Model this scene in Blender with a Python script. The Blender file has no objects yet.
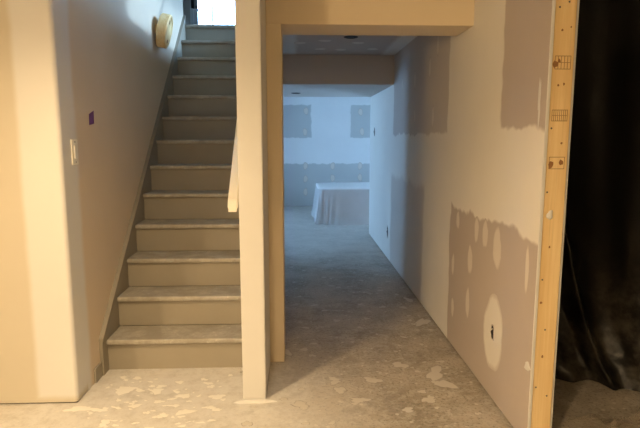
import bpy, bmesh, math, random
from mathutils import Vector, Matrix, noise

sc = bpy.context.scene
C = sc.collection
PI = math.pi

# ------------------------------------------------------------------ camera, world, lights, exposure
cam_d = bpy.data.cameras.new('camera')
cam_d.sensor_width = 36.0
cam_d.lens = 540.0851 / 640 * 36.0
cam_d.clip_start = 0.05
cam = bpy.data.objects.new('camera', cam_d)
C.objects.link(cam)
cam.location = (0, 0, 1.3573)
cam.rotation_euler = (PI / 2 - 0.1426, 0, -0.0427)
sc.camera = cam

sc.view_settings.view_transform = 'Standard'
sc.view_settings.look = 'None'
sc.view_settings.gamma = 1.0
sc.view_settings.use_curve_mapping = False
sc.view_settings.exposure = 0.12

world = bpy.data.worlds.new('daylight')
sc.world = world
world.use_nodes = True
bg = world.node_tree.nodes['Background']
bg.inputs['Color'].default_value = (0.33, 0.60, 1.0, 1)      # cool overcast daylight outside
bg.inputs['Strength'].default_value = 31.0

WARM = (1.0, 0.725, 0.41)


def light(name, kind, loc, energy, color=WARM, rot=(0, 0, 0), **kw):
    d = bpy.data.lights.new(name, kind)
    d.energy = energy
    d.color = color
    for k, v in kw.items():
        setattr(d, k, v)
    o = bpy.data.objects.new(name, d)
    C.objects.link(o)
    o.location = loc
    o.rotation_euler = rot
    return o


# tungsten downlight in the ceiling near the foot of the stairs
light('downlight_lamp', 'SPOT', (-0.98, 1.66, 2.17), 125, spot_size=math.radians(156), spot_blend=1.0, shadow_soft_size=0.06)
# a second one, unseen, added as fill for the right wall and hall
light('downlight_lamp', 'SPOT', (-0.30, 0.35, 2.17), 210, spot_size=math.radians(162), spot_blend=1.0, shadow_soft_size=0.08)
# halogen work lamp standing to the left behind the photographer
light('work_lamp', 'POINT', (-3.0, -1.25, 1.55), 150, shadow_soft_size=0.12)
# unseen fill lamp added behind the camera to lift header and jamb
light('added_fill_lamp', 'POINT', (0.35, -1.9, 1.95), 28, shadow_soft_size=0.1)
# low sun through the upper room's window, grazing the top of the stair wall
light('sun', 'SUN', (4, 5, 6), 3.6, (0.47, 0.72, 1.0), Vector((1, 0.0, 0.38)).to_track_quat('Z', 'Y').to_euler(), angle=math.radians(4))
# portals (sampling aids only) at the panes that let the daylight in
for nm, loc, rot, sx, sy in (
        ('portal_stair_door', (-1.2, 9.36, 3.5), (-PI / 2, 0, 0), 1.0, 2.1),
        ('portal_upper_window', (1.66, 5.2, 3.375), (0, PI / 2, 0), 0.55, 2.8),
        ('portal_far_window', (2.9, 10.6, 1.08), (-PI / 2, 0, 0), 1.8, 1.95),
        ('portal_side_window', (-2.99, 8.1, 1.35), (0, -PI / 2, 0), 1.5, 1.0)):
    p = light(nm, 'AREA', loc, 1, rot=rot, shape='RECTANGLE', size=sx, size_y=sy)
    p.data.cycles.is_portal = True

# ------------------------------------------------------------------ material helpers


class NT:
    """small wrapper to write node trees tersely"""

    def __init__(self, name):
        self.m = bpy.data.materials.new(name)
        self.m.use_nodes = True
        self.t = self.m.node_tree
        self.n = self.t.nodes
        self.b = self.n['Principled BSDF']
        self.co = self.n.new('ShaderNodeTexCoord').outputs['Object']

    def link(self, a, b):
        if hasattr(a, 'links'):
            self.t.links.new(a, b)
        else:
            b.default_value = a

    def math(self, op, a, b=0.0, clamp=False):
        x = self.n.new('ShaderNodeMath')
        x.operation = op
        x.use_clamp = clamp
        self.link(a, x.inputs[0])
        self.link(b, x.inputs[1])
        return x.outputs[0]

    def noise(self, scale, detail=4, rough=0.55, vec=None, stretch=None, dist=0.0):
        x = self.n.new('ShaderNodeTexNoise')
        x.inputs['Scale'].default_value = scale
        x.inputs['Detail'].default_value = detail
        x.inputs['Roughness'].default_value = rough
        x.inputs['Distortion'].default_value = dist
        v = vec or self.co
        if stretch:
            mp = self.n.new('ShaderNodeMapping')
            mp.inputs['Scale'].default_value = stretch
            self.t.links.new(v, mp.inputs[0])
            v = mp.outputs[0]
        self.t.links.new(v, x.inputs['Vector'])
        return x.outputs['Fac']

    def voronoi(self, scale, feature='F1'):
        x = self.n.new('ShaderNodeTexVoronoi')
        x.feature = feature
        x.inputs['Scale'].default_value = scale
        self.t.links.new(self.co, x.inputs['Vector'])
        return x.outputs['Distance']

    def ramp(self, v, a, b, lo=0.0, hi=1.0):
        x = self.n.new('ShaderNodeMapRange')
        x.interpolation_type = 'SMOOTHSTEP'
        self.link(v, x.inputs['Value'])
        x.inputs['From Min'].default_value = a
        x.inputs['From Max'].default_value = b
        x.inputs['To Min'].default_value = lo
        x.inputs['To Max'].default_value = hi
        return x.outputs[0]

    def mix(self, f, a, b):
        x = self.n.new('ShaderNodeMix')
        x.data_type = 'RGBA'
        self.link(f, x.inputs[0])
        for s, v in ((x.inputs[6], a), (x.inputs[7], b)):
            if isinstance(v, tuple):
                s.default_value = (*v, 1)
            else:
                self.t.links.new(v, s)
        return x.outputs[2]

    def xyz(self):
        s = self.n.new('ShaderNodeSeparateXYZ')
        self.t.links.new(self.co, s.inputs[0])
        return s.outputs

    def rect(self, a, b, a0, a1, b0, b1, soft=0.01):
        d = self.math('MINIMUM', self.math('SUBTRACT', a, a0), self.math('SUBTRACT', a1, a))
        e = self.math('MINIMUM', self.math('SUBTRACT', b, b0), self.math('SUBTRACT', b1, b))
        return self.ramp(self.math('MINIMUM', d, e), -soft, soft)

    def bump(self, h, strength=0.2, dist=0.01):
        x = self.n.new('ShaderNodeBump')
        x.inputs['Strength'].default_value = strength
        x.inputs['Distance'].default_value = dist
        self.t.links.new(h, x.inputs['Height'])
        self.t.links.new(x.outputs[0], self.b.inputs['Normal'])

    def done(self, col, rough=0.6, spec=0.5):
        if isinstance(col, tuple):
            self.b.inputs['Base Color'].default_value = (*col, 1)
        else:
            self.t.links.new(col, self.b.inputs['Base Color'])
        self.link(rough, self.b.inputs['Roughness'])
        self.b.inputs['Specular IOR Level'].default_value = spec
        return self.m


def plain(name, col, rough=0.6, var=0.12, scale=8.0, spec=0.4, bump=0.0):
    t = NT(name)
    n = t.noise(scale)
    c = t.mix(n, tuple(v * (1 - var) for v in col), tuple(min(1, v * (1 + var)) for v in col))
    if bump:
        t.bump(t.noise(scale * 6), bump, 0.004)
    return t.done(c, rough, spec)


MUD = (0.68, 0.665, 0.635)       # dried joint compound
BOARD = (0.49, 0.42, 0.37)     # bare grey drywall paper
PRIMER = (0.80, 0.76, 0.69)


def wall_mat(name, base, over, plane, rects, amp=0.05, nscale=5.0, soft=0.012, third=None):
    """drywall: base colour, with bare/other-coloured areas (rects in the two axes of `plane`, metres)"""
    t = NT(name)
    X = t.xyz()
    ia, ib = plane
    na = t.math('MULTIPLY', t.math('SUBTRACT', t.noise(nscale, 2.5), 0.5), amp * 2)
    a = t.math('ADD', X[ia], na)
    nb = t.math('MULTIPLY', t.math('SUBTRACT', t.noise(nscale * 1.5, 2.5, stretch=(1.3, 1.1, 0.9)), 0.5), amp * 2)
    b = t.math('ADD', X[ib], nb)
    m = None
    for r in rects:
        s = r[4] if len(r) > 4 else soft
        k = t.rect(a, b, *r[:4], soft=s)
        if len(r) > 5:
            k = t.math('MULTIPLY', k, r[5])
        m = k if m is None else t.math('MAXIMUM', m, k)
    v = t.noise(2.2, 5)
    basec = t.mix(v, tuple(c * 0.93 for c in base), tuple(min(1, c * 1.05) for c in base))
    overc = t.mix(v, tuple(c * 0.93 for c in over), tuple(min(1, c * 1.06) for c in over))
    c = basec if m is None else t.mix(m, basec, overc)
    t.bump(t.noise(28, 4), 0.08, 0.004)
    return t.done(c, 0.75, 0.3)


# ------------------------------------------------------------------ mesh helpers


def mesh_obj(name, bm, mat, parent=None, smooth=False):
    me = bpy.data.meshes.new(name)
    bm.normal_update()
    bm.to_mesh(me)
    bm.free()
    if mat:
        me.materials.append(mat)
    if smooth:
        for p in me.polygons:
            p.use_smooth = True
    o = bpy.data.objects.new(name, me)
    C.objects.link(o)
    if parent:
        o.parent = parent
    return o


def add_box(bm, x0, x1, y0, y1, z0, z1, bevel=0.0, seg=2):
    ret = bmesh.ops.create_cube(bm, size=1.0)
    vs = ret['verts']
    for v in vs:
        v.co = Vector((x0 + (v.co.x + .5) * (x1 - x0), y0 + (v.co.y + .5) * (y1 - y0), z0 + (v.co.z + .5) * (z1 - z0)))
    if bevel:
        es = list({e for v in vs for e in v.link_edges})
        bmesh.ops.bevel(bm, geom=es, offset=bevel, segments=seg, affect='EDGES', profile=0.5)
    return bm


def box(name, x0, x1, y0, y1, z0, z1, mat, parent=None, bevel=0.0, seg=2):
    return mesh_obj(name, add_box(bmesh.new(), x0, x1, y0, y1, z0, z1, bevel, seg), mat, parent)


def boxes(name, lst, mat, parent=None, bevel=0.0):
    bm = bmesh.new()
    for b in lst:
        add_box(bm, *b, bevel=bevel)
    return mesh_obj(name, bm, mat, parent)


def prism(bm, pts, axis, a0, a1):
    """extrude a polygon (2D points in the two other axes) along axis 0/1/2"""
    def p3(p, a):
        l = list(p)
        l.insert(axis, a)
        return Vector(l)
    A = [bm.verts.new(p3(p, a0)) for p in pts]
    B = [bm.verts.new(p3(p, a1)) for p in pts]
    bm.faces.new(A)
    bm.faces.new(B[::-1])
    n = len(pts)
    for i in range(n):
        bm.faces.new((A[i], B[i], B[(i + 1) % n], A[(i + 1) % n]))
    bmesh.ops.recalc_face_normals(bm, faces=bm.faces[:])
    return bm


def tube(bm, pts, r, seg=8):
    rings = []
    n = len(pts)
    for i, p in enumerate(pts):
        p = Vector(p)
        d = (Vector(pts[min(i + 1, n - 1)]) - Vector(pts[max(i - 1, 0)])).normalized()
        u = d.orthogonal().normalized()
        w = d.cross(u)
        rings.append([bm.verts.new(p + (u * math.cos(t) + w * math.sin(t)) * r) for t in [2 * PI * k / seg for k in range(seg)]])
    for a, b in zip(rings, rings[1:]):
        for k in range(seg):
            bm.faces.new((a[k], a[(k + 1) % seg], b[(k + 1) % seg], b[k]))
    bm.faces.new(rings[0][::-1])
    bm.faces.new(rings[-1])
    bmesh.ops.recalc_face_normals(bm, faces=bm.faces[:])
    return bm


def lathe(bm, prof, M, seg=28):
    """prof: (r, h) pairs, revolved about local Z, then mapped by matrix M"""
    rings = []
    for r, h in prof:
        if r < 1e-6:
            rings.append([bm.verts.new(M @ Vector((0, 0, h)))])
        else:
            rings.append([bm.verts.new(M @ Vector((r * math.cos(2 * PI * k / seg), r * math.sin(2 * PI * k / seg), h))) for k in range(seg)])
    for a, b in zip(rings, rings[1:]):
        for k in range(seg):
            k2 = (k + 1) % seg
            if len(a) == 1 and len(b) == 1:
                continue
            if len(a) == 1:
                bm.faces.new((a[0], b[k], b[k2]))
            elif len(b) == 1:
                bm.faces.new((a[k], b[0], a[k2]))
            else:
                bm.faces.new((a[k], b[k], b[k2], a[k2]))
    bmesh.ops.recalc_face_normals(bm, faces=bm.faces[:])
    return bm


def tag(o, label=None, cat=None, group=None, kind=None):
    if label:
        o['label'] = label
    if cat:
        o['category'] = cat
    if group:
        o['group'] = group
    if kind:
        o['kind'] = kind
    return o


def empty(name, loc, label, cat, group=None):
    o = bpy.data.objects.new(name, None)
    C.objects.link(o)
    o.location = loc
    o.empty_display_size = 0.1
    return tag(o, label, cat, group)


def adopt(o, parent):
    """parent a mesh made in world coordinates to an empty standing elsewhere"""
    o.parent = parent
    o.matrix_parent_inverse = Matrix.Translation(parent.location).inverted()
    return o


def struct(o, label, cat):
    return tag(o, label, cat, kind='structure')


def blob(name, a_axis, centre, ra, rb, thick, mat, parent, seed, rough=0.18, seg=18, tilt=0.0, p=1.0):
    """thin lens of dried compound lying on a plane whose normal is a_axis (with sign)"""
    rnd = random.Random(seed)
    ax, sg = a_axis
    o1, o2 = [i for i in range(3) if i != ax]
    ph = [rnd.uniform(0, 6.28) for _ in range(4)]
    bm = bmesh.new()
    rings = []
    lay = bm.verts.layers.float.new('feather')
    for f, h in ((1.0, 0.0), (0.8, 0.7), (0.5, 1.0)):
        ring = []
        for k in range(seg):
            t = 2 * PI * k / seg
            w = 1 + rough * (math.sin(2 * t + ph[0]) * .5 + math.sin(3 * t + ph[1]) * .5 + math.sin(5 * t + ph[2]) * .4 + math.sin(8 * t + ph[3]) * .25)
            u = ra * w * f * math.copysign(abs(math.cos(t)) ** p, math.cos(t))
            v = rb * w * f * math.copysign(abs(math.sin(t)) ** p, math.sin(t))
            u, v = u * math.cos(tilt) - v * math.sin(tilt), u * math.sin(tilt) + v * math.cos(tilt)
            c = [0, 0, 0]
            c[ax] = centre[ax] + sg * (thick * h + 0.0002)
            c[o1] = centre[o1] + u
            c[o2] = centre[o2] + v
            v_ = bm.verts.new(c)
            v_[lay] = h
            ring.append(v_)
        rings.append(ring)
    for a, b in zip(rings, rings[1:]):
        for k in range(seg):
            bm.faces.new((a[k], a[(k + 1) % seg], b[(k + 1) % seg], b[k]))
    bm.faces.new(rings[-1])
    bmesh.ops.recalc_face_normals(bm, faces=bm.faces[:])
    bm.normal_update()
    if bm.faces[-1].normal[ax] * sg < 0:
        bmesh.ops.reverse_faces(bm, faces=bm.faces[:])
    return mesh_obj(name, bm, mat, parent, True)


# ------------------------------------------------------------------ materials
M = {}
M['mud'] = plain('joint_compound', MUD, 0.7, 0.05, 12, 0.3)
M['mud_spot'] = plain('thin_compound', (0.70, 0.66, 0.59), 0.7, 0.06, 14, 0.3)


def feathered(name, thin, thick, a=0.0, b=0.9):
    t = NT(name)
    at = t.n.new('ShaderNodeAttribute')
    at.attribute_name = 'feather'
    f = t.math('ADD', at.outputs['Fac'], t.math('MULTIPLY', t.math('SUBTRACT', t.noise(30, 4), 0.5), 0.5))
    return t.done(t.mix(t.ramp(f, a, b), thin, thick), 0.72, 0.3)


M['spot_board'] = feathered('compound_on_board', BOARD, (0.67, 0.61, 0.54))
M['spot_big'] = feathered('compound_oval', (0.58, 0.52, 0.46), (0.74, 0.70, 0.63), 0.0, 0.6)
M['splat'] = feathered('compound_on_floor', (0.30, 0.27, 0.235), (0.60, 0.56, 0.50), -0.1, 0.7)
M['splat_thick'] = feathered('thick_compound_on_floor', (0.52, 0.48, 0.43), (0.80, 0.77, 0.71), -0.2, 0.6)
M['core'] = plain('dark_gap', (0.10, 0.08, 0.06), 0.9)
M['white_paint'] = plain('white_paint', (0.80, 0.80, 0.78), 0.45, 0.04)
M['dark'] = plain('bronze_and_hole_shade', (0.02, 0.018, 0.015), 0.5)  # hinges and trim rings; also the painted-in shade of holes
M['plastic_white'] = plain('switch_plastic', (0.82, 0.79, 0.70), 0.35, 0.03)

# bare concrete floor, dusty, trodden with compound
t = NT('dusty_concrete')
X = t.xyz()
n1 = t.noise(3.0, 6, 0.65)
n2 = t.noise(16, 7, 0.75)
n3 = t.noise(60, 5, 0.7)
n4 = t.noise(7.5, 5, 0.7, dist=0.8)
c = t.mix(t.ramp(n1, 0.3, 0.7), (0.27, 0.23, 0.175), (0.50, 0.44, 0.36))
c = t.mix(t.ramp(n2, 0.44, 0.62, 0, 0.8), c, (0.50, 0.46, 0.395))
c = t.mix(t.ramp(n4, 0.57, 0.64, 0, 0.7), c, (0.56, 0.52, 0.455))
c = t.mix(t.ramp(n3, 0.50, 0.68, 0, 0.75), c, (0.13, 0.11, 0.085))
# paler patchy tone, strongest at the foot of the stairs
dx = t.math('SUBTRACT', X[0], -0.75)
dy = t.math('SUBTRACT', X[1], 2.45)
dd = t.math('SQRT', t.math('ADD', t.math('MULTIPLY', dx, dx), t.math('MULTIPLY', dy, dy)))
pale_foot = t.ramp(t.math('ADD', dd, t.math('MULTIPLY', t.math('SUBTRACT', n1, 0.5), 0.7)), 0.5, 1.3, 0.85, 0.0)
c = t.mix(t.math('MULTIPLY', pale_foot, t.ramp(n2, 0.25, 0.6, 0.55, 1.0)), c, (0.70, 0.68, 0.65))
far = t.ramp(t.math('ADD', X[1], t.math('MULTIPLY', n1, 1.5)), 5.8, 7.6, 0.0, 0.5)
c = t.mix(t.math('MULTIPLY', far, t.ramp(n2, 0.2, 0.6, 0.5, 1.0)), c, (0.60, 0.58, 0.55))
# spatter too fine to model
v1 = t.voronoi(22)
sp = t.math('MULTIPLY', t.ramp(v1, 0.16, 0.26, 1.0, 0.0), t.ramp(t.noise(9, 2), 0.5, 0.6))
c = t.mix(t.math('MULTIPLY', sp, 0.7), c, (0.68, 0.64, 0.57))
t.bump(t.math('ADD', n2, t.math('MULTIPLY', n3, 0.4)), 0.25, 0.006)
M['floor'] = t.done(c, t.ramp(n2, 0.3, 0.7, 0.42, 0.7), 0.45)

# dusty painted stair treads
t = NT('tread_paint')
n1 = t.noise(9, 6, 0.7)
n2 = t.noise(40, 4, 0.6)
c = t.mix(t.ramp(n1, 0.35, 0.75), (0.32, 0.29, 0.235), (0.47, 0.435, 0.37))
c = t.mix(t.math('MULTIPLY', t.ramp(n2, 0.58, 0.72), t.ramp(n1, 0.45, 0.6)), c, (0.56, 0.52, 0.46))
M['tread'] = t.done(c, 0.55, 0.4)
M['riser'] = plain('riser_paint', (0.325, 0.288, 0.225), 0.55, 0.08, 6)
M['skirt'] = plain('skirt_paint', (0.30, 0.27, 0.215), 0.5, 0.06, 6)


def wood(name, c1, c2, grain_axis=2, scale=18.0):
    t = NT(name)
    st = [scale, scale, scale]
    st[grain_axis] = 0.9
    g = t.noise(1.0, 5, 0.6, stretch=tuple(st), dist=0.4)
    fine = t.noise(1.0, 3, 0.6, stretch=tuple(s * 6 if s > 1 else 2.0 for s in st))
    c = t.mix(t.ramp(g, 0.35, 0.65), c1, c2)
    c = t.mix(t.ramp(fine, 0.55, 0.75, 0, 0.35), c, tuple(v * 0.6 for v in c1))
    return t.done(c, 0.55, 0.35)


M['stud'] = wood('spruce_stud', (0.76, 0.54, 0.26), (0.88, 0.68, 0.38))
M['knot'] = plain('wood_knot', (0.30, 0.14, 0.05), 0.6, 0.3, 60)
M['ink'] = plain('stamp_ink', (0.34, 0.20, 0.09), 0.7)
M['nail'] = plain('nail_steel', (0.12, 0.10, 0.09), 0.4)
M['rail'] = plain('rail_primer', (0.76, 0.70, 0.56), 0.45, 0.05, 10)
M['disc_wood'] = wood('disc_wood', (0.80, 0.54, 0.24), (0.90, 0.68, 0.36), 2, 30)
M['tape'] = plain('purple_tape', (0.16, 0.05, 0.22), 0.5, 0.1)

# drywall of each wall; rects are the bare board areas between the taped joints
M['w_right'] = wall_mat('drywall_right', PRIMER, BOARD, (1, 2), [
    (1.90, 2.66, 1.395, 2.6),
    (1.90, 3.45, -0.2, 0.925),
    (3.60, 5.64, 1.375, 2.6, 0.012, 0.7),
    (4.22, 5.70, -0.2, 0.95, 0.04, 0.5)], amp=0.06, nscale=3.6)
M['w_back'] = wall_mat('drywall_back', (0.79, 0.78, 0.76), (0.53, 0.53, 0.51), (0, 2), [
    (-0.60, 0.28, 1.33, 1.955), (1.05, 1.9, 1.33, 1.955), (-4.5, 6.0, -0.2, 0.83)], amp=0.03, nscale=6)
M['w_left'] = wall_mat('drywall_left', (0.57, 0.515, 0.41), MUD, (0, 2), [(-1.325, 1.0, 0.035, 4.0, 0.02)], amp=0.012, nscale=4)
M['w_stair'] = wall_mat('drywall_stair', (0.66, 0.55, 0.42), MUD, (1, 2), [(2.0, 2.85, -0.5, 4.0, 0.03)], amp=0.03, nscale=3)
M['w_plain'] = wall_mat('drywall_mud', MUD, BOARD, (0, 2), [(50, 51, 0, 1)])
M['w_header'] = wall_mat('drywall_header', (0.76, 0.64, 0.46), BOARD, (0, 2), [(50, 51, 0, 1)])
M['c_hall'] = wall_mat('drywall_ceiling', MUD, BOARD, (0, 1), [(0.0, 0.86, 3.3, 5.7, 0.03)], amp=0.02)
M['upper'] = plain('upper_room_low_bounce', (0.07, 0.06, 0.05), 0.7)  # unseen upper room, coloured dark to keep bounce light off the stairs
M['bulk'] = plain('bulkhead_board', (0.56, 0.50, 0.44), 0.75, 0.05, 3)

# ------------------------------------------------------------------ large structure
XR = 1.003          # face of the right-hand wall
ZC = 2.20           # ceiling of the foreground room
fl = box('floor', -3.4, 6.2, -3.0, 10.8, -0.15, 0.0, M['floor'])
struct(fl, 'dusty grey concrete floor spattered with joint compound', 'floor')

# right-hand partition: drywall skin, core, exposed end stud
wr = box('wall_right', XR, XR + 0.0125, 2.17, 7.42, 0.012, 2.47, M['w_right'])
struct(wr, 'right drywall partition with bare grey board and compound patches', 'wall')
box('wall_core', XR + 0.0125, XR + 0.1015, 2.215, 7.42, 0.0, 2.47, M['core'], wr)
box('drywall_back_skin', XR + 0.1015, XR + 0.114, 2.18, 7.42, 0.012, 2.47, M['w_plain'], wr)
box('wall_end_cap', XR, XR + 0.114, 7.42, 7.433, 0.012, 2.47, M['w_plain'], wr)
stud = box('end_stud', XR + 0.0125, XR + 0.1015, 2.17, 2.213, 0.0, 2.47, M['stud'], wr, 0.003)
box('drywall_edge', XR - .001, XR + 0.0122, 2.165, 2.1699, 0.03, 2.2, M['mud'], wr, .0015)
stud['label'] = 'bare spruce end stud with grade stamps and knots'

# left wall facing the room, and the stairwell's left wall behind its corner
wl = mesh_obj('wall_left', bmesh.new(), M['w_left'])
bm = bmesh.new()
ret = add_box(bm, -3.4, -1.13, 2.66, 2.80, 0.008, ZC)
es = [e for e in bm.edges if all(abs(v.co.x + 1.13) < 1e-4 and abs(v.co.y - 2.66) < 1e-4 for v in e.verts)]
bmesh.ops.bevel(bm, geom=es, offset=0.022, segments=5, affect='EDGES', profile=0.5)
bm.to_mesh(wl.data)
bm.free()
struct(wl, 'cream left wall facing the room, compound on its corner', 'wall')
box('wall_plate', -3.4, -1.137, 2.668, 2.79, 0.0, 0.008, M['core'], wl)

wsl = box('wall_stair_left', -1.25, -1.13, 2.80, 5.70, 0.0, 4.75, M['w_stair'])
struct(wsl, 'tall tan drywall on the left side of the stairwell', 'wall')

# wall between the stairs and the hall, its end is the pale post in front
bm = bmesh.new()
add_box(bm, -0.287, -0.168, 2.658, 5.70, 0.0, 2.47)
es = [e for e in bm.edges if all(abs(v.co.y - 2.658) < 1e-4 for v in e.verts) and abs(e.verts[0].co.z - e.verts[1].co.z) > 1]
bmesh.ops.bevel(bm, geom=es, offset=0.004, segments=2, affect='EDGES')
wsr = struct(mesh_obj('wall_stair_right', bm, M['w_plain']), 'narrow cream end of the wall between stairs and hall', 'wall')

wj = box('wall_hall_jamb', -0.168, -0.083, 3.13, 3.45, 0.0, 1.976, M['w_header'], None, 0.003)
struct(wj, 'shaded cream jamb on the left of the hall opening', 'wall')
wh = box('wall_header', -0.168, XR, 3.13, 3.45, 1.976, 2.47, M['w_header'], None, 0.003)
struct(wh, 'cream boxed header over the hall opening', 'wall')
bh = box('wall_bulkhead', -0.168, XR, 5.66, 7.40, 1.885, 2.18, M['bulk'], None, 0.003)
struct(bh, 'dropped tan bulkhead across the hall ceiling', 'wall')

ch = box('ceiling_hall', -0.168, XR, 3.45, 7.42, 2.18, 2.47, M['c_hall'])
struct(ch, 'grey drywall hall ceiling behind the header', 'ceiling')
cf = boxes('ceiling', [(-3.4, 3.2, -3.0, 2.66, ZC, 2.47), (-0.168, XR, 2.66, 3.13, ZC, 2.47),
                       (XR + 0.114, 3.2, 2.66, 4.2, ZC, 2.47)], M['w_plain'])
struct(cf, 'drywall ceiling of the foreground room', 'ceiling')
cr = boxes('ceiling_back', [(-3.4, 6.2, 7.42, 10.8, 2.18, 2.265), (-3.4, -0.168, 5.82, 7.42, 2.18, 2.265)], M['w_plain'])
struct(cr, 'drywall ceiling of the far room', 'ceiling')

# far room: back wall with a window right of view, side walls
bw = boxes('wall_back', [(-3.0, 2.0, 10.57, 10.7, 0.0, 2.18), (3.8, 6.0, 10.57, 10.7, 0.0, 2.18),
                         (2.0, 3.8, 10.57, 10.7, 0.0, 0.1), (2.0, 3.8, 10.57, 10.7, 2.05, 2.18)], M['w_back'])
struct(bw, 'pale back wall of the far room with grey drywall patches', 'wall')
o = boxes('wall_far_left', [(-3.1, -2.98, 5.94, 7.6, 0, 2.18), (-3.1, -2.98, 8.6, 10.7, 0, 2.18),
                            (-3.1, -2.98, 7.6, 8.6, 0, 0.6), (-3.1, -2.98, 7.6, 8.6, 2.1, 2.18)], M['w_plain'])
struct(o, 'left side wall of the far room', 'wall')
o = box('wall_far_right', 6.0, 6.12, 7.3, 10.7, 0, 2.18, M['w_plain'])
struct(o, 'right side wall of the far room', 'wall')
o = boxes('wall_far_front', [(-3.1, -0.287, 5.82, 5.94, 0, 2.18), (XR + 0.114, 6.12, 7.3, 7.42, 0, 2.47)], M['w_plain'])
struct(o, 'near wall of the far room either side of the hall', 'wall')

# room behind the photographer
o = box('wall_room_rear', -3.4, 3.2, -3.12, -3.0, 0, 2.47, M['w_plain'])
struct(o, 'rear wall behind the photographer', 'wall')
o = box('wall_room_left', -3.52, -3.4, -3.0, 2.8, 0, 2.47, M['w_plain'])
struct(o, 'left wall of the foreground room outside the view', 'wall')
M['furnace_wall'] = plain('furnace_room_block', (0.05, 0.045, 0.04), 0.9)
o = boxes('wall_utility', [(3.2, 3.32, -3.0, 4.2, 0, 2.47), (XR + 0.114, 3.32, 4.2, 4.32, 0, 2.47)], M['furnace_wall'])
struct(o, 'dark wall of the unlit utility room', 'wall')

# upstairs: landing, and the upper room that the stairwell opens into on the right
YD = 9.30
o = boxes('wall_stair_top', [(-2.6, -1.73, YD, YD + .12, 2.47, 4.75), (-0.70, 1.72, YD, YD + .12, 2.47, 4.75),
                             (-1.73, -0.70, YD, YD + .12, 4.56, 4.75)], M['bulk'])
struct(o, 'wall around the bright door at the top of the stairs', 'wall')
o = boxes('wall_landing', [(-2.72, -2.6, 5.58, YD + .12, 2.47, 4.75), (-2.6, -1.25, 5.58, 5.70, 2.47, 4.75)], M['upper'])
struct(o, 'side wall of the upper landing', 'wall')
o = box('wall_stair_front', -1.25, 1.72, 2.54, 2.66, 2.47, 4.75, M['upper'])
struct(o, 'upper wall over the foot of the stairs', 'wall')
o = boxes('wall_upper_right', [(1.6, 1.72, 2.66, 3.8, 2.47, 4.75), (1.6, 1.72, 6.6, YD, 2.47, 4.75), (1.6, 1.72, 3.8, 6.6, 2.47, 3.1), (1.6, 1.72, 3.8, 6.6, 3.65, 4.75)], M['upper'])
struct(o, 'window wall of the upper room', 'wall')
o = box('ceiling_stair', -2.72, 1.72, 2.54, YD + .12, 4.75, 4.85, M['upper'])
struct(o, 'ceiling high above the stairwell', 'ceiling')
lf = boxes('floor_landing', [(-2.6, -0.287, 5.74, YD, 2.27, 2.462), (-0.168, 1.6, 2.66, YD, 2.47, 2.49), (-0.287, -0.168, 5.70, YD, 2.27, 2.47)], M['riser'])
struct(lf, 'upper floor and landing at the head of the stairs', 'floor')

# windows
gm = bpy.data.materials.new('window_glass')
gm.use_nodes = True
nt = gm.node_tree
nt.nodes.remove(nt.nodes['Principled BSDF'])
tr = nt.nodes.new('ShaderNodeBsdfTransparent')
gl = nt.nodes.new('ShaderNodeBsdfGlossy')
gl.inputs['Roughness'].default_value = 0.02
fr = nt.nodes.new('ShaderNodeFresnel')
mx = nt.nodes.new('ShaderNodeMixShader')
nt.links.new(fr.outputs[0], mx.inputs[0])
nt.links.new(tr.outputs[0], mx.inputs[1])
nt.links.new(gl.outputs[0], mx.inputs[2])
nt.links.new(mx.outputs[0], nt.nodes['Material Output'].inputs[0])
M['glass'] = gm


def window(name, label, x0, x1, z0, z1, y):
    f = 0.05
    w = boxes(name, [(x0, x1, y, y + .1, z0, z0 + f), (x0, x1, y, y + .1, z1 - f, z1), (x0, x0 + f, y, y + .1, z0 + f, z1 - f),
                     (x1 - f, x1, y, y + .1, z0 + f, z1 - f), ((x0 + x1) / 2 - f / 2, (x0 + x1) / 2 + f / 2, y + .02, y + .08, z0 + f, z1 - f)], M['white_paint'])
    struct(w, label, 'window')
    box('pane', x0 + f, (x0 + x1) / 2 - f / 2, y + .045, y + .051, z0 + f, z1 - f, M['glass'], w)
    box('pane', (x0 + x1) / 2 + f / 2, x1 - f, y + .045, y + .051, z0 + f, z1 - f, M['glass'], w)
    return w


window('window_1', 'white framed window in the far back wall, right of the hall', 2.0, 3.8, 0.1, 2.05, 10.59)
w2 = boxes('window_2', [(-3.08, -3.0, 7.6, 8.6, 0.6, 0.65), (-3.08, -3.0, 7.6, 8.6, 2.05, 2.1), (-3.08, -3.0, 7.6, 7.65, 0.65, 2.05),
                        (-3.08, -3.0, 8.55, 8.6, 0.65, 2.05)], M['white_paint'])
struct(w2, 'white framed window in the far left wall', 'window')
box('pane', -3.045, -3.039, 7.65, 8.55, 0.65, 2.05, M['glass'], w2)
w3 = boxes('window_3', [(1.62, 1.7, 3.8, 6.6, 3.1, 3.13), (1.62, 1.7, 3.8, 6.6, 3.62, 3.65), (1.62, 1.7, 3.8, 3.83, 3.13, 3.62),
                        (1.62, 1.7, 6.57, 6.6, 3.13, 3.62)], M['white_paint'])
struct(w3, 'window of the upper room beside the stairwell', 'window')
box('pane', 1.657, 1.663, 3.83, 6.57, 3.13, 3.62, M['glass'], w3)

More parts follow.
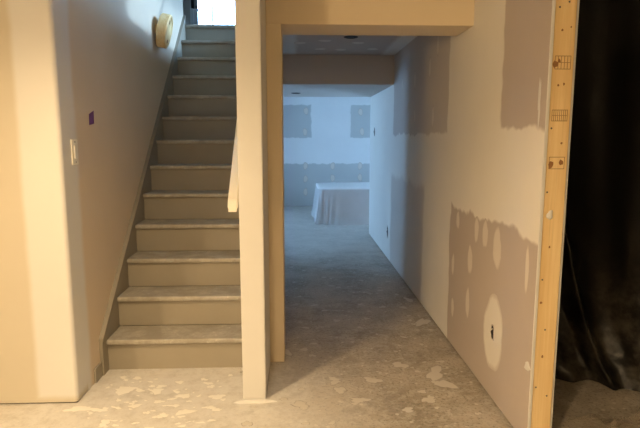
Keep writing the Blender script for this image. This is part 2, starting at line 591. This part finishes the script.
# glazed storm door at the head of the stairs
DX0, DX1 = -1.73, -0.70
d1 = boxes('door_1', [(DX0 + .05, DX0 + .12, YD + .03, YD + .07, 2.47, 4.5), (DX1 - .12, DX1 - .05, YD + .03, YD + .07, 2.47, 4.5),
                      (DX0 + .12, DX1 - .12, YD + .03, YD + .07, 2.47, 2.62), (DX0 + .12, DX1 - .12, YD + .03, YD + .07, 4.42, 4.5)], M['white_paint'])
struct(d1, 'glazed white storm door glaring with daylight at the stair top', 'door')
box('door_jamb', DX0, DX0 + .05, YD - .01, YD + .11, 2.47, 4.56, M['white_paint'], d1)
box('door_jamb', DX1 - .05, DX1, YD - .01, YD + .11, 2.47, 4.56, M['white_paint'], d1)
box('door_head', DX0 + .05, DX1 - .05, YD - .01, YD + .11, 4.505, 4.56, M['white_paint'], d1)
box('pane', DX0 + .12, DX1 - .12, YD + .047, YD + .053, 2.62, 4.42, M['glass'], d1)
box('glazing_bar', -1.385, -1.362, YD + .035, YD + .065, 2.62, 4.42, M['white_paint'], d1)
for z in (2.7, 3.50, 4.3):
    box('hinge', DX0 + .02, DX0 + .065, YD - .02, YD + .03, z - .07, z + .07, M['dark'], d1)
bm = bmesh.new()
tube(bm, [(-1.64, YD + .0, 3.46), (-1.45, YD - .01, 3.20)], 0.010)
mesh_obj('closer_tube', bm, M['nail'], d1, True)

# ------------------------------------------------------------------ staircase
RISE, RUN, Y1, NOSE, TT = 0.19, 0.2197, 3.037, 0.028, 0.03
SX0, SX1 = -1.110, -0.288
st = empty('staircase', (-0.7, 3.05, 0), 'taupe painted closed-riser staircase with dusty treads rising to a door', 'staircase')
for i in range(13):
    yn = Y1 + i * RUN
    zt = (i + 1) * RISE
    r = box('riser', SX0, SX1, yn + NOSE, yn + NOSE + 0.018, zt - RISE if i else 0.0, zt - TT, M['riser'])
    adopt(r, st)
    if i < 12:
        tr_ = box('tread', SX0, SX1, yn, yn + RUN + NOSE, zt - TT, zt, M['tread'], None, 0.009, 3)
    else:
        tr_ = box('landing_nosing', SX0, SX1, yn, yn + 0.10, zt - TT, zt, M['tread'], None, 0.009, 3)
    adopt(tr_, st)
# carriage under the steps closes the back
bm = bmesh.new()
pts = [(Y1 + .06, 0.0)]
for i in range(13):
    pts.append((Y1 + i * RUN + .06, (i + 1) * RISE - TT - .004))
    pts.append((Y1 + (i + 1) * RUN + .06 if i < 12 else Y1 + 12 * RUN + .1, (i + 1) * RISE - TT - .004))
pts.append((Y1 + 12 * RUN + .1, 0.0))
adopt(mesh_obj('carriage', prism(bm, pts, 0, SX0 + .01, SX1 - .01), M['core']), st)
# skirt board on the left wall, following the pitch
sl = RISE / RUN
ys, ye = 2.985, Y1 + 12 * RUN + 0.12
zoff = 0.06


def zs(y):
    return (y - Y1) * sl + RISE + zoff


bm = bmesh.new()
prism(bm, [(ys, 0.0), (ys, zs(ys)), (Y1 + 12 * RUN + .02, zs(Y1 + 12 * RUN + .02)), (ye - .10, zs(Y1 + 12 * RUN + .02)), (ye - .10, 2.25), (ys + .35, 0.0)], 0, -1.1295, SX0)
adopt(mesh_obj('skirt_board', bm, M['skirt']), st)
bm = bmesh.new()
prism(bm, [(ys - .002, zs(ys) - .002), (ys - .002, zs(ys) + .012), (Y1 + 12 * RUN + .02, zs(Y1 + 12 * RUN + .02) + .012), (Y1 + 12 * RUN + .02, zs(Y1 + 12 * RUN + .02) - .002)], 0, -1.13, SX0 + .006)
adopt(mesh_obj('skirt_cap', bm, M['skirt']), st)

adopt(box('skirt_block', -1.13, -1.118, 2.885, ys, 0.0, 0.085, M['skirt'], None, .003), st)

# handrail on the right stair wall
hr = empty('handrail', (-0.333, 2.77, 0.93), 'cream handrail starting beside the pale wall end', 'handrail')
bm = bmesh.new()
L = 2.9
y0, z0 = 2.77, 0.968
prism(bm, [(y0, z0), (y0 + .035, z0 + .06), (y0 + L, z0 + .06 + (L - .035) * .855), (y0 + L, z0 + L * .855)], 0, -0.36, -0.306)
bmesh.ops.bevel(bm, geom=bm.edges[:], offset=0.006, segments=2, affect='EDGES')
adopt(mesh_obj('rail', bm, M['rail']), hr)
for yy in (3.1, 4.3, 5.4):
    bm = bmesh.new()
    zz = z0 + (yy - y0) * .855
    tube(bm, [(-0.333, yy, zz + .01), (-0.333, yy, zz - .04), (-0.30, yy, zz - .06), (-0.286, yy, zz - .06)], 0.007)
    adopt(mesh_obj('bracket', bm, M['nail'], None, True), hr)

# ------------------------------------------------------------------ things on the walls
# light switch on the side of the left corner
sw = empty('light_switch', (-1.13, 2.81, 1.28), 'cream light switch on the stair wall beside the corner', 'switch')
adopt(box('cover_plate', -1.1302, -1.123, 2.772, 2.846, 1.215, 1.343, M['plastic_white'], None, 0.003), sw)
adopt(box('rocker', -1.1235, -1.117, 2.792, 2.826, 1.245, 1.313, M['plastic_white'], None, 0.003), sw)
for zz in (1.228, 1.330):
    bm = bmesh.new()
    lathe(bm, [(0, .002), (.004, .0015), (.004, 0)], Matrix.Translation((-1.123, 2.809, zz)) @ Matrix.Rotation(PI / 2, 4, 'Y'), 10)
    adopt(mesh_obj('screw', bm, M['nail']), sw)

# purple tape scrap
bm = bmesh.new()
prism(bm, [(3.035, 1.418), (3.105, 1.428), (3.11, 1.50), (3.04, 1.478)], 0, -1.1301, -1.1288)
tag(mesh_obj('tape_scrap', bm, M['tape']), 'small purple square of tape stuck on the stair wall', 'tape')

# round wooden disc high on the stair wall
dm = empty('wall_disc', (-1.13, 4.55, 2.20), 'round tan wooden disc fixed high on the stair wall', 'disc')
ph_, ps_ = math.radians(13), math.radians(-4)
nv = Vector((math.cos(ph_) * math.cos(ps_), -math.cos(ph_) * math.sin(ps_), -math.sin(ph_)))
Mx = Matrix.Translation((-1.099, 4.58, 2.21)) @ nv.to_track_quat('Z', 'Y').to_matrix().to_4x4()
bm = bmesh.new()
lathe(bm, [(0, 0), (.128, 0), (.134, .006), (.134, .070), (.128, .076), (.110, .076), (.104, .070), (0, .070)], Mx, 40)
adopt(mesh_obj('disc_body', bm, M['disc_wood'], None, False), dm)
adopt(box('mounting_block', -1.13, -1.075, 4.545, 4.615, 2.175, 2.245, M['disc_wood'], None, .004), dm)
for u, v in ((.02, -.075), (-.03, .07)):
    bm = bmesh.new()
    lathe(bm, [(0, .003), (.015, .002), (.017, 0)], Mx @ Matrix.Translation((u, v, .0702)), 12)
    adopt(mesh_obj('screw_plug', bm, M['knot']), dm)

# compound over the screws and round the boxes (parts of the walls)
for k, (y, z, ry, rz) in enumerate([(3.292, .841, .035, .062), (3.365, .542, .032, .075), (3.032, .646, .046, .095), (2.622, .800, .062, .115),
                                    (3.342, .262, .032, .068), (3.046, .383, .040, .095), (2.94, .84, .04, .075), (2.80, .84, .045, .085),
                                    (2.263, .779, .020, .12), (4.13, 1.866, .035, .085), (3.914, 1.998, .035, .08), (4.646, 1.83, .04, .075), (4.0, 1.50, .035, .085),
                                    (4.62, 1.53, .03, .06), (5.2, 1.85, .03, .06)]):
    blob('compound_spot', (0, -1), (XR, y, z), ry, rz, 0.0005, M['spot_board'], wr, 100 + k, 0.10)
ov = blob('compound_patch', (0, -1), (XR, 2.628, 0.355), 0.135, 0.205, 0.0005, M['spot_big'], wr, 9, 0.06, 28)
ov['label'] = 'large pale oval of compound around the outlet hole'
blob('compound_smear', (0, -1), (XR, 2.235, 1.50), 0.012, 0.10, 0.0015, M['mud'], wr, 31, 0.3)
blob('compound_smear', (0, -1), (XR, 2.205, 0.36), 0.03, 0.02, 0.003, M['mud'], wr, 33, 0.3)
for k, (x, z) in enumerate([(.167, .787), (.167, .533), (.166, .277), (.698, .785), (.699, .55), (.699, .29), (1.236, .784), (1.236, .56), (.182, 1.842), (.161, 1.443), (1.235, 1.825), (1.268, 1.449)]):
    blob('compound_spot', (1, -1), (x, 10.57, z), .045, .075, 0.0005, M['spot_board'], bw, 200 + k, 0.12)
for k, (x, y) in enumerate([(.034, 4.974), (.229, 5.30), (.426, 5.33), (.728, 5.28), (.55, 4.95), (.25, 4.85)]):
    blob('compound_spot', (2, -1), (x, y, 2.18), .06, .06, 0.0005, M['spot_board'], ch, 300 + k, 0.15)

# end stud: knots, grade stamps, nail heads (parts of the stud)
SF = 2.17
SXL, SXR = XR + 0.0125, XR + 0.1015


def stamp(z0, z1, bars, cross):
    l = [(SXL + .012, SXR - .012, SF - .0006, SF, z0, z0 + .0025), (SXL + .012, SXR - .012, SF - .0006, SF, z1 - .0025, z1)]
    for k in range(bars):
        x = SXL + .013 + (SXR - SXL - .026) * k / (bars - 1)
        l.append((x - .0011, x + .0011, SF - .0006, SF, z0, z1))
    if cross:
        l.append((SXL + .012, SXR - .012, SF - .0006, SF, (z0 + z1) / 2 - .001, (z0 + z1) / 2 + .001))
    boxes('grade_stamp', l, M['ink'], stud)


stamp(1.622, 1.675, 6, True)
stamp(1.418, 1.464, 9, True)
stamp(1.225, 1.275, 2, False)
for k, (x, z, r) in enumerate([(1.030, 1.642, .011), (1.045, 1.655, .006), (1.036, 1.243, .011), (1.078, 1.252, .009), (1.05, 1.773, .004), (1.085, 1.785, .003), (1.047, 1.56, .004),
                               (1.07, 1.565, .004), (1.052, .90, .004), (1.05, .42, .005), (1.075, 1.33, .004), (1.03, .66, .005)]):
    blob('knot', (1, -1), (x, SF, z), r, r * 1.3, 0.0008, M['knot'], stud, 400 + k, 0.2, 10)
for k, (x, z) in enumerate([(1.035, 1.86), (1.072, 1.88), (1.03, 1.39), (1.028, 1.13), (1.03, .76), (1.055, .54), (1.03, .28), (1.08, .24)]):
    bm = bmesh.new()
    lathe(bm, [(0, .0015), (.0035, .001), (.0042, 0)], Matrix.Translation((x, SF, z)) @ Matrix.Rotation(PI / 2, 4, 'X'), 8)
    mesh_obj('nail_head', bm, M['nail'], stud)
blob('compound_drip', (1, -1), (1.045, SF, 1.035), .012, .022, 0.006, M['mud'], stud, 21, 0.3)


# electrical boxes in the right wall
def elec(name, y, z, hy, hz, label):
    e = empty(name, (XR, y, z), label, 'outlet box')
    off = 0.003
    bm = bmesh.new()
    rnd = random.Random(int(y * 100))
    outer, inner = [], []
    n = 14
    for k in range(n):
        t_ = 2 * PI * k / n
        cy, cz = math.cos(t_), math.sin(t_)
        py = math.copysign(abs(cy) ** .6, cy) * hy
        pz = math.copysign(abs(cz) ** .6, cz) * hz
        j = 1 + rnd.uniform(-.08, .2)
        outer.append((y + py * 1.18 * j, z + pz * 1.12 * j))
        inner.append((y + py, z + pz))
    A = [bm.verts.new((XR - off, a, b)) for a, b in outer]
    B = [bm.verts.new((XR - off - .001, a, b)) for a, b in inner]
    D = [bm.verts.new((XR - .0002, a, b)) for a, b in inner]
    A0 = [bm.verts.new((XR, a, b)) for a, b in outer]
    for k in range(n):
        k2 = (k + 1) % n
        bm.faces.new((A[k], A[k2], B[k2], B[k]))
        bm.faces.new((B[k], B[k2], D[k2], D[k]))
        bm.faces.new((A0[k], A0[k2], A[k2], A[k]))
    bmesh.ops.recalc_face_normals(bm, faces=bm.faces[:])
    adopt(mesh_obj('plaster_rim', bm, M['spot_big']), e)
    bm = bmesh.new()
    prism(bm, inner, 0, XR - .0016, XR + .008)
    adopt(mesh_obj('hole_shade_plug', bm, M['dark']), e)  # flat dark plug, the hole's inner shade is put into its colour
    for s in (-1, 1):
        bm = bmesh.new()
        tube(bm, [(XR - .001, y + s * hy * .3, z + hz * .5), (XR - .012, y + s * hy * .2, z + hz * .2), (XR - .006, y + s * hy * .35, z - hz * .5)], .0025, 6)
        adopt(mesh_obj('wire', bm, M['plastic_white' if s > 0 else 'nail'], None, True), e)
    return e


elec('outlet_box', 2.625, 0.36, 0.018, 0.036, 'dark outlet hole inside the large pale oval of compound')
elec('outlet_box', 5.87, 0.308, 0.036, 0.055, 'small dark outlet hole low on the far part of the wall')
elec('switch_box', 7.0, 1.414, 0.035, 0.05, 'dark switch hole near the far end of the wall')


# recessed downlights
def downlight(x, y, z, label):
    e = empty('recessed_light', (x, y, z), label, 'ceiling light')
    T = Matrix.Translation((x, y, z)) @ Matrix.Rotation(PI, 4, 'X')
    bm = bmesh.new()
    lathe(bm, [(.052, 0), (.060, 0), (.060, .003), (.047, .006), (.046, .0005), (.052, 0)], T, 28)
    adopt(mesh_obj('trim_ring', bm, M['dark'], None, True), e)
    bm = bmesh.new()
    lathe(bm, [(.047, .0005), (.03, .0008), (0, .001)], T, 24)
    adopt(mesh_obj('can_shade_disc', bm, M['dark']), e)  # flush disc, dark colour stands for the shaded inside of the recess
    return e


downlight(0.458, 4.662, 2.18, 'dark recessed light in the hall ceiling just behind the header')
downlight(-0.005, 6.776, 1.885, 'dark recessed light in the underside of the bulkhead')
downlight(-0.30, 0.35, ZC, 'added recessed fill light in the middle of the room ceiling')
downlight(-0.98, 1.66, ZC, 'recessed light in the ceiling near the foot of the stairs')

# ------------------------------------------------------------------ spatter on the floor (parts of the floor)
spl = [(-.936, 2.798, .062, .045), (-.76, 2.779, .042, .03), (-.427, 2.70, .042, .03), (-.564, 2.547, .045, .03), (-1.10, 2.60, .075, .03),
       (-.993, 2.585, .04, .02), (.792, 2.93, .05, .10), (.815, 2.79, .06, .05), (.611, 3.055, .045, .05), (.226, 2.749, .04, .035),
       (.009, 2.60, .05, .03), (.321, 2.633, .05, .03), (.93, 4.35, .03, .08), (.92, 3.80, .05, .09), (-.10, 3.30, .04, .10), (.42, 2.86, .05, .04),
       (.68, 2.62, .05, .03), (.55, 2.52, .035, .025), (-.83, 2.62, .035, .02), (-.66, 2.88, .025, .02), (-.72, 2.66, .03, .018), (-.5, 2.86, .03, .016)]
rnd = random.Random(4)
for k in range(90):
    y = 2.35 + rnd.random() ** 1.6 * 3.2
    x = rnd.uniform(-1.05, .95) if y < 2.9 else rnd.uniform(-.05, .95)
    if -.34 < x < -.14 and y > 2.6:
        continue
    r = rnd.uniform(.008, .026)
    spl.append((x, y, r * rnd.uniform(.8, 1.6), r * rnd.uniform(.6, 1.3)))
for k in range(70):      # thicker spatter by the bottom step
    r = rnd.uniform(.006, .02)
    spl.append((rnd.uniform(-1.05, -.36), rnd.uniform(2.40, 2.99), r * rnd.uniform(.8, 1.7), r * rnd.uniform(.5, 1.1)))
for k, (x, y, ra, rb) in enumerate(spl):
    blob('compound_splat', (2, 1), (x, y, 0.0), ra, rb, 0.001, M['splat_thick' if x < -.3 else 'splat'], fl, 500 + k, 0.38, 16, rnd.uniform(-.6, .6))
# ridge of compound along the front of the wall end, and loose curl on the first step's foot
blob('compound_ridge', (2, 1), (-.225, 2.635, 0.0), .12, .016, 0.012, M['mud'], fl, 77, 0.15, 20)
bm = bmesh.new()
tube(bm, [(-.335, 2.99, .004), (-.325, 2.985, .025), (-.31, 2.985, .04), (-.30, 2.99, .02)], .006, 7)
tag(mesh_obj('compound_curl', bm, M['mud'], None, True), 'white curl of dried compound at the foot of the stairs', 'debris')

# ------------------------------------------------------------------ covered table in the far room
tb = empty('work_table', (1.0, 8.9, 0), 'low brown table hidden under the plastic sheet in the far room', 'table')
M['table_wood'] = wood('table_wood', (0.55, 0.27, 0.15), (0.70, 0.40, 0.25), 0, 12)
adopt(box('tabletop', .38, 1.78, 8.36, 9.42, .50, .545, M['table_wood'], None, .006), tb)
adopt(box('front_panel', .44, 1.72, 8.42, 8.45, .06, .50, M['table_wood'], None, .004), tb)
for x in (.42, 1.66):
    for y in (8.40, 9.30):
        adopt(box('leg', x, x + .07, y, y + .07, 0, .50, M['table_wood'], None, .004), tb)

t = NT('plastic_sheet')
n = t.noise(7, 5)
t.b.inputs['Transmission Weight'].default_value = 0.0
t.link(t.ramp(t.xyz()[2], 0.535, 0.56, 0.56, 0.95), t.b.inputs['Alpha'])
M['film'] = t.done(t.mix(n, (0.76, 0.73, 0.70), (0.88, 0.86, 0.84)), 0.3, 0.5)
bm = bmesh.new()
cx, cy, hx, hy, H = 1.08, 8.86, .76, .58, .565


def outline(s, k):
    """superellipse outline around the table, s in 0..1"""
    t_ = 2 * PI * s
    c_, s_ = math.cos(t_), math.sin(t_)
    return (math.copysign(abs(c_) ** .28, c_) * (hx + k), math.copysign(abs(s_) ** .28, s_) * (hy + k))


NS, NV = 200, 14
rows = []
for j in range(NV + 1):
    f = j / NV
    row = []
    for i in range(NS):
        s = i / NS
        fold = math.sin(s * 2 * PI * 13 + 2.2 * math.sin(s * 2 * PI * 5)) * .6 + math.sin(s * 2 * PI * 41 + 1.3) * .25
        k = f ** 1.1 * (.04 + .065 * fold) + .04 * max(0, f - .8)
        x, y = outline(s, k)
        z = (H - .012) * (1 - f) + .004 + .02 * abs(fold) * f * (1 - f)
        if f == 0:
            z = H - .006
        row.append(bm.verts.new((cx + x, cy + y, z)))
    rows.append(row)
# top surface: shrinking rings, gently puckered
prev = rows[0]
for a, b in zip(rows, rows[1:]):
    for i in range(NS):
        bm.faces.new((a[i], a[(i + 1) % NS], b[(i + 1) % NS], b[i]))
for q in (.96, .85, .65, .4, .15):
    row = []
    for i in range(NS):
        x, y = outline(i / NS, 0)
        px, py = x * q, y * q
        z = H + .012 * noise.noise(Vector((px * 4, py * 4, 3))) + .004 * math.sin(px * 17 + py * 6)
        row.append(bm.verts.new((cx + px, cy + py, z)))
    for i in range(NS):
        bm.faces.new((prev[i], row[i], row[(i + 1) % NS], prev[(i + 1) % NS]))
    prev = row
bm.faces.new(prev)
bmesh.ops.recalc_face_normals(bm, faces=bm.faces[:])
tag(mesh_obj('dust_sheet', bm, M['film'], None, True), 'translucent white plastic sheet draped over the low far table', 'plastic sheet')

# ------------------------------------------------------------------ black plastic at the right
t = NT('black_poly')
X = t.xyz()
n = t.noise(9, 5, 0.6)
t.bump(n, 0.25, 0.02)
dusty = t.math('MULTIPLY', t.ramp(X[2], 0.95, 0.0), t.ramp(t.noise(6, 5, 0.7), 0.4, 0.7))  # noisy paler patches, stronger towards the floor
M['poly'] = t.done(t.mix(dusty, (0.004, 0.0035, 0.003), (0.07, 0.06, 0.045)), 0.3, 0.35)
bm = bmesh.new()
NX, NZ = 150, 110
x0, x1 = XR + .118, 3.1
vg = []
for j in range(NZ + 1):
    z = ZC - .002 - (ZC - .006) * j / NZ
    row = []
    for i in range(NX + 1):
        x = x0 + (x1 - x0) * (i / NX) ** 1.35
        d = max(0, (0.5 - z) / .5)
        ridge_x = 1.70 - .44 * z + .14 * z * z + .02 * noise.noise(Vector((0, 0, z * 6)))
        q = (x - ridge_x)
        w = .022 if q < 0 else .05
        ridge = .13 * math.exp(-abs(q / w) ** 1.5) * min(1, max(0, (1.7 - z) / .5))
        fold = .012 * math.sin(x * 11 + .6 * math.sin(z * 3)) + .006 * math.sin(x * 27 + z * 2)
        crumple = .035 * noise.noise(Vector((x * 8, z * 8, 1.7))) * (0.12 + d * 1.3) + .012 * noise.noise(Vector((x * 22, z * 22, 4.1))) * d
        right = min(1, max(0, q / .3))
        y = 2.90 - (.10 + .35 * right) * d ** 2 * min(1, (x - x0) / .25 + .15) - ridge + fold + crumple
        row.append(bm.verts.new((x, y, max(.004, z))))
    vg.append(row)
for j in range(NZ):
    for i in range(NX):
        bm.faces.new((vg[j][i], vg[j][i + 1], vg[j + 1][i + 1], vg[j + 1][i]))
tag(mesh_obj('black_plastic_curtain', bm, M['poly'], None, True), 'glossy black plastic sheeting hung beside the bare stud', 'plastic sheet')

t = NT('crumpled_film')
n = t.noise(11, 5, .7)
t.b.inputs['Alpha'].default_value = 0.3
M['floor_film'] = t.done(t.mix(n, (0.25, 0.20, 0.15), (0.5, 0.42, 0.33)), 0.22, 0.5)
bm = bmesh.new()
N = 60
vg = []
for j in range(N + 1):
    row = []
    for i in range(N + 1):
        u, v = i / N, j / N
        x = 1.22 + 1.2 * u + .05 * math.sin(v * 9)
        y = 1.92 + .44 * v + .04 * math.sin(u * 11)
        e = min(u, 1 - u, v, 1 - v)
        r1 = abs(noise.noise(Vector((x * 5, y * 5, .3))))
        r2 = abs(noise.noise(Vector((x * 13, y * 13, 5.3))))
        z = .004 + (.085 * (1 - min(1, r1 * 3)) ** 2 + .045 * (1 - min(1, r2 * 3)) ** 2) * min(1, e * 6) * (.35 + .9 * v)
        row.append(bm.verts.new((x, y, z)))
    vg.append(row)
for j in range(N):
    for i in range(N):
        bm.faces.new((vg[j][i], vg[j][i + 1], vg[j + 1][i + 1], vg[j + 1][i]))
tag(mesh_obj('crumpled_plastic', bm, M['floor_film'], None, True), 'crumpled clear plastic film lying on the floor below the black curtain', 'plastic sheet')
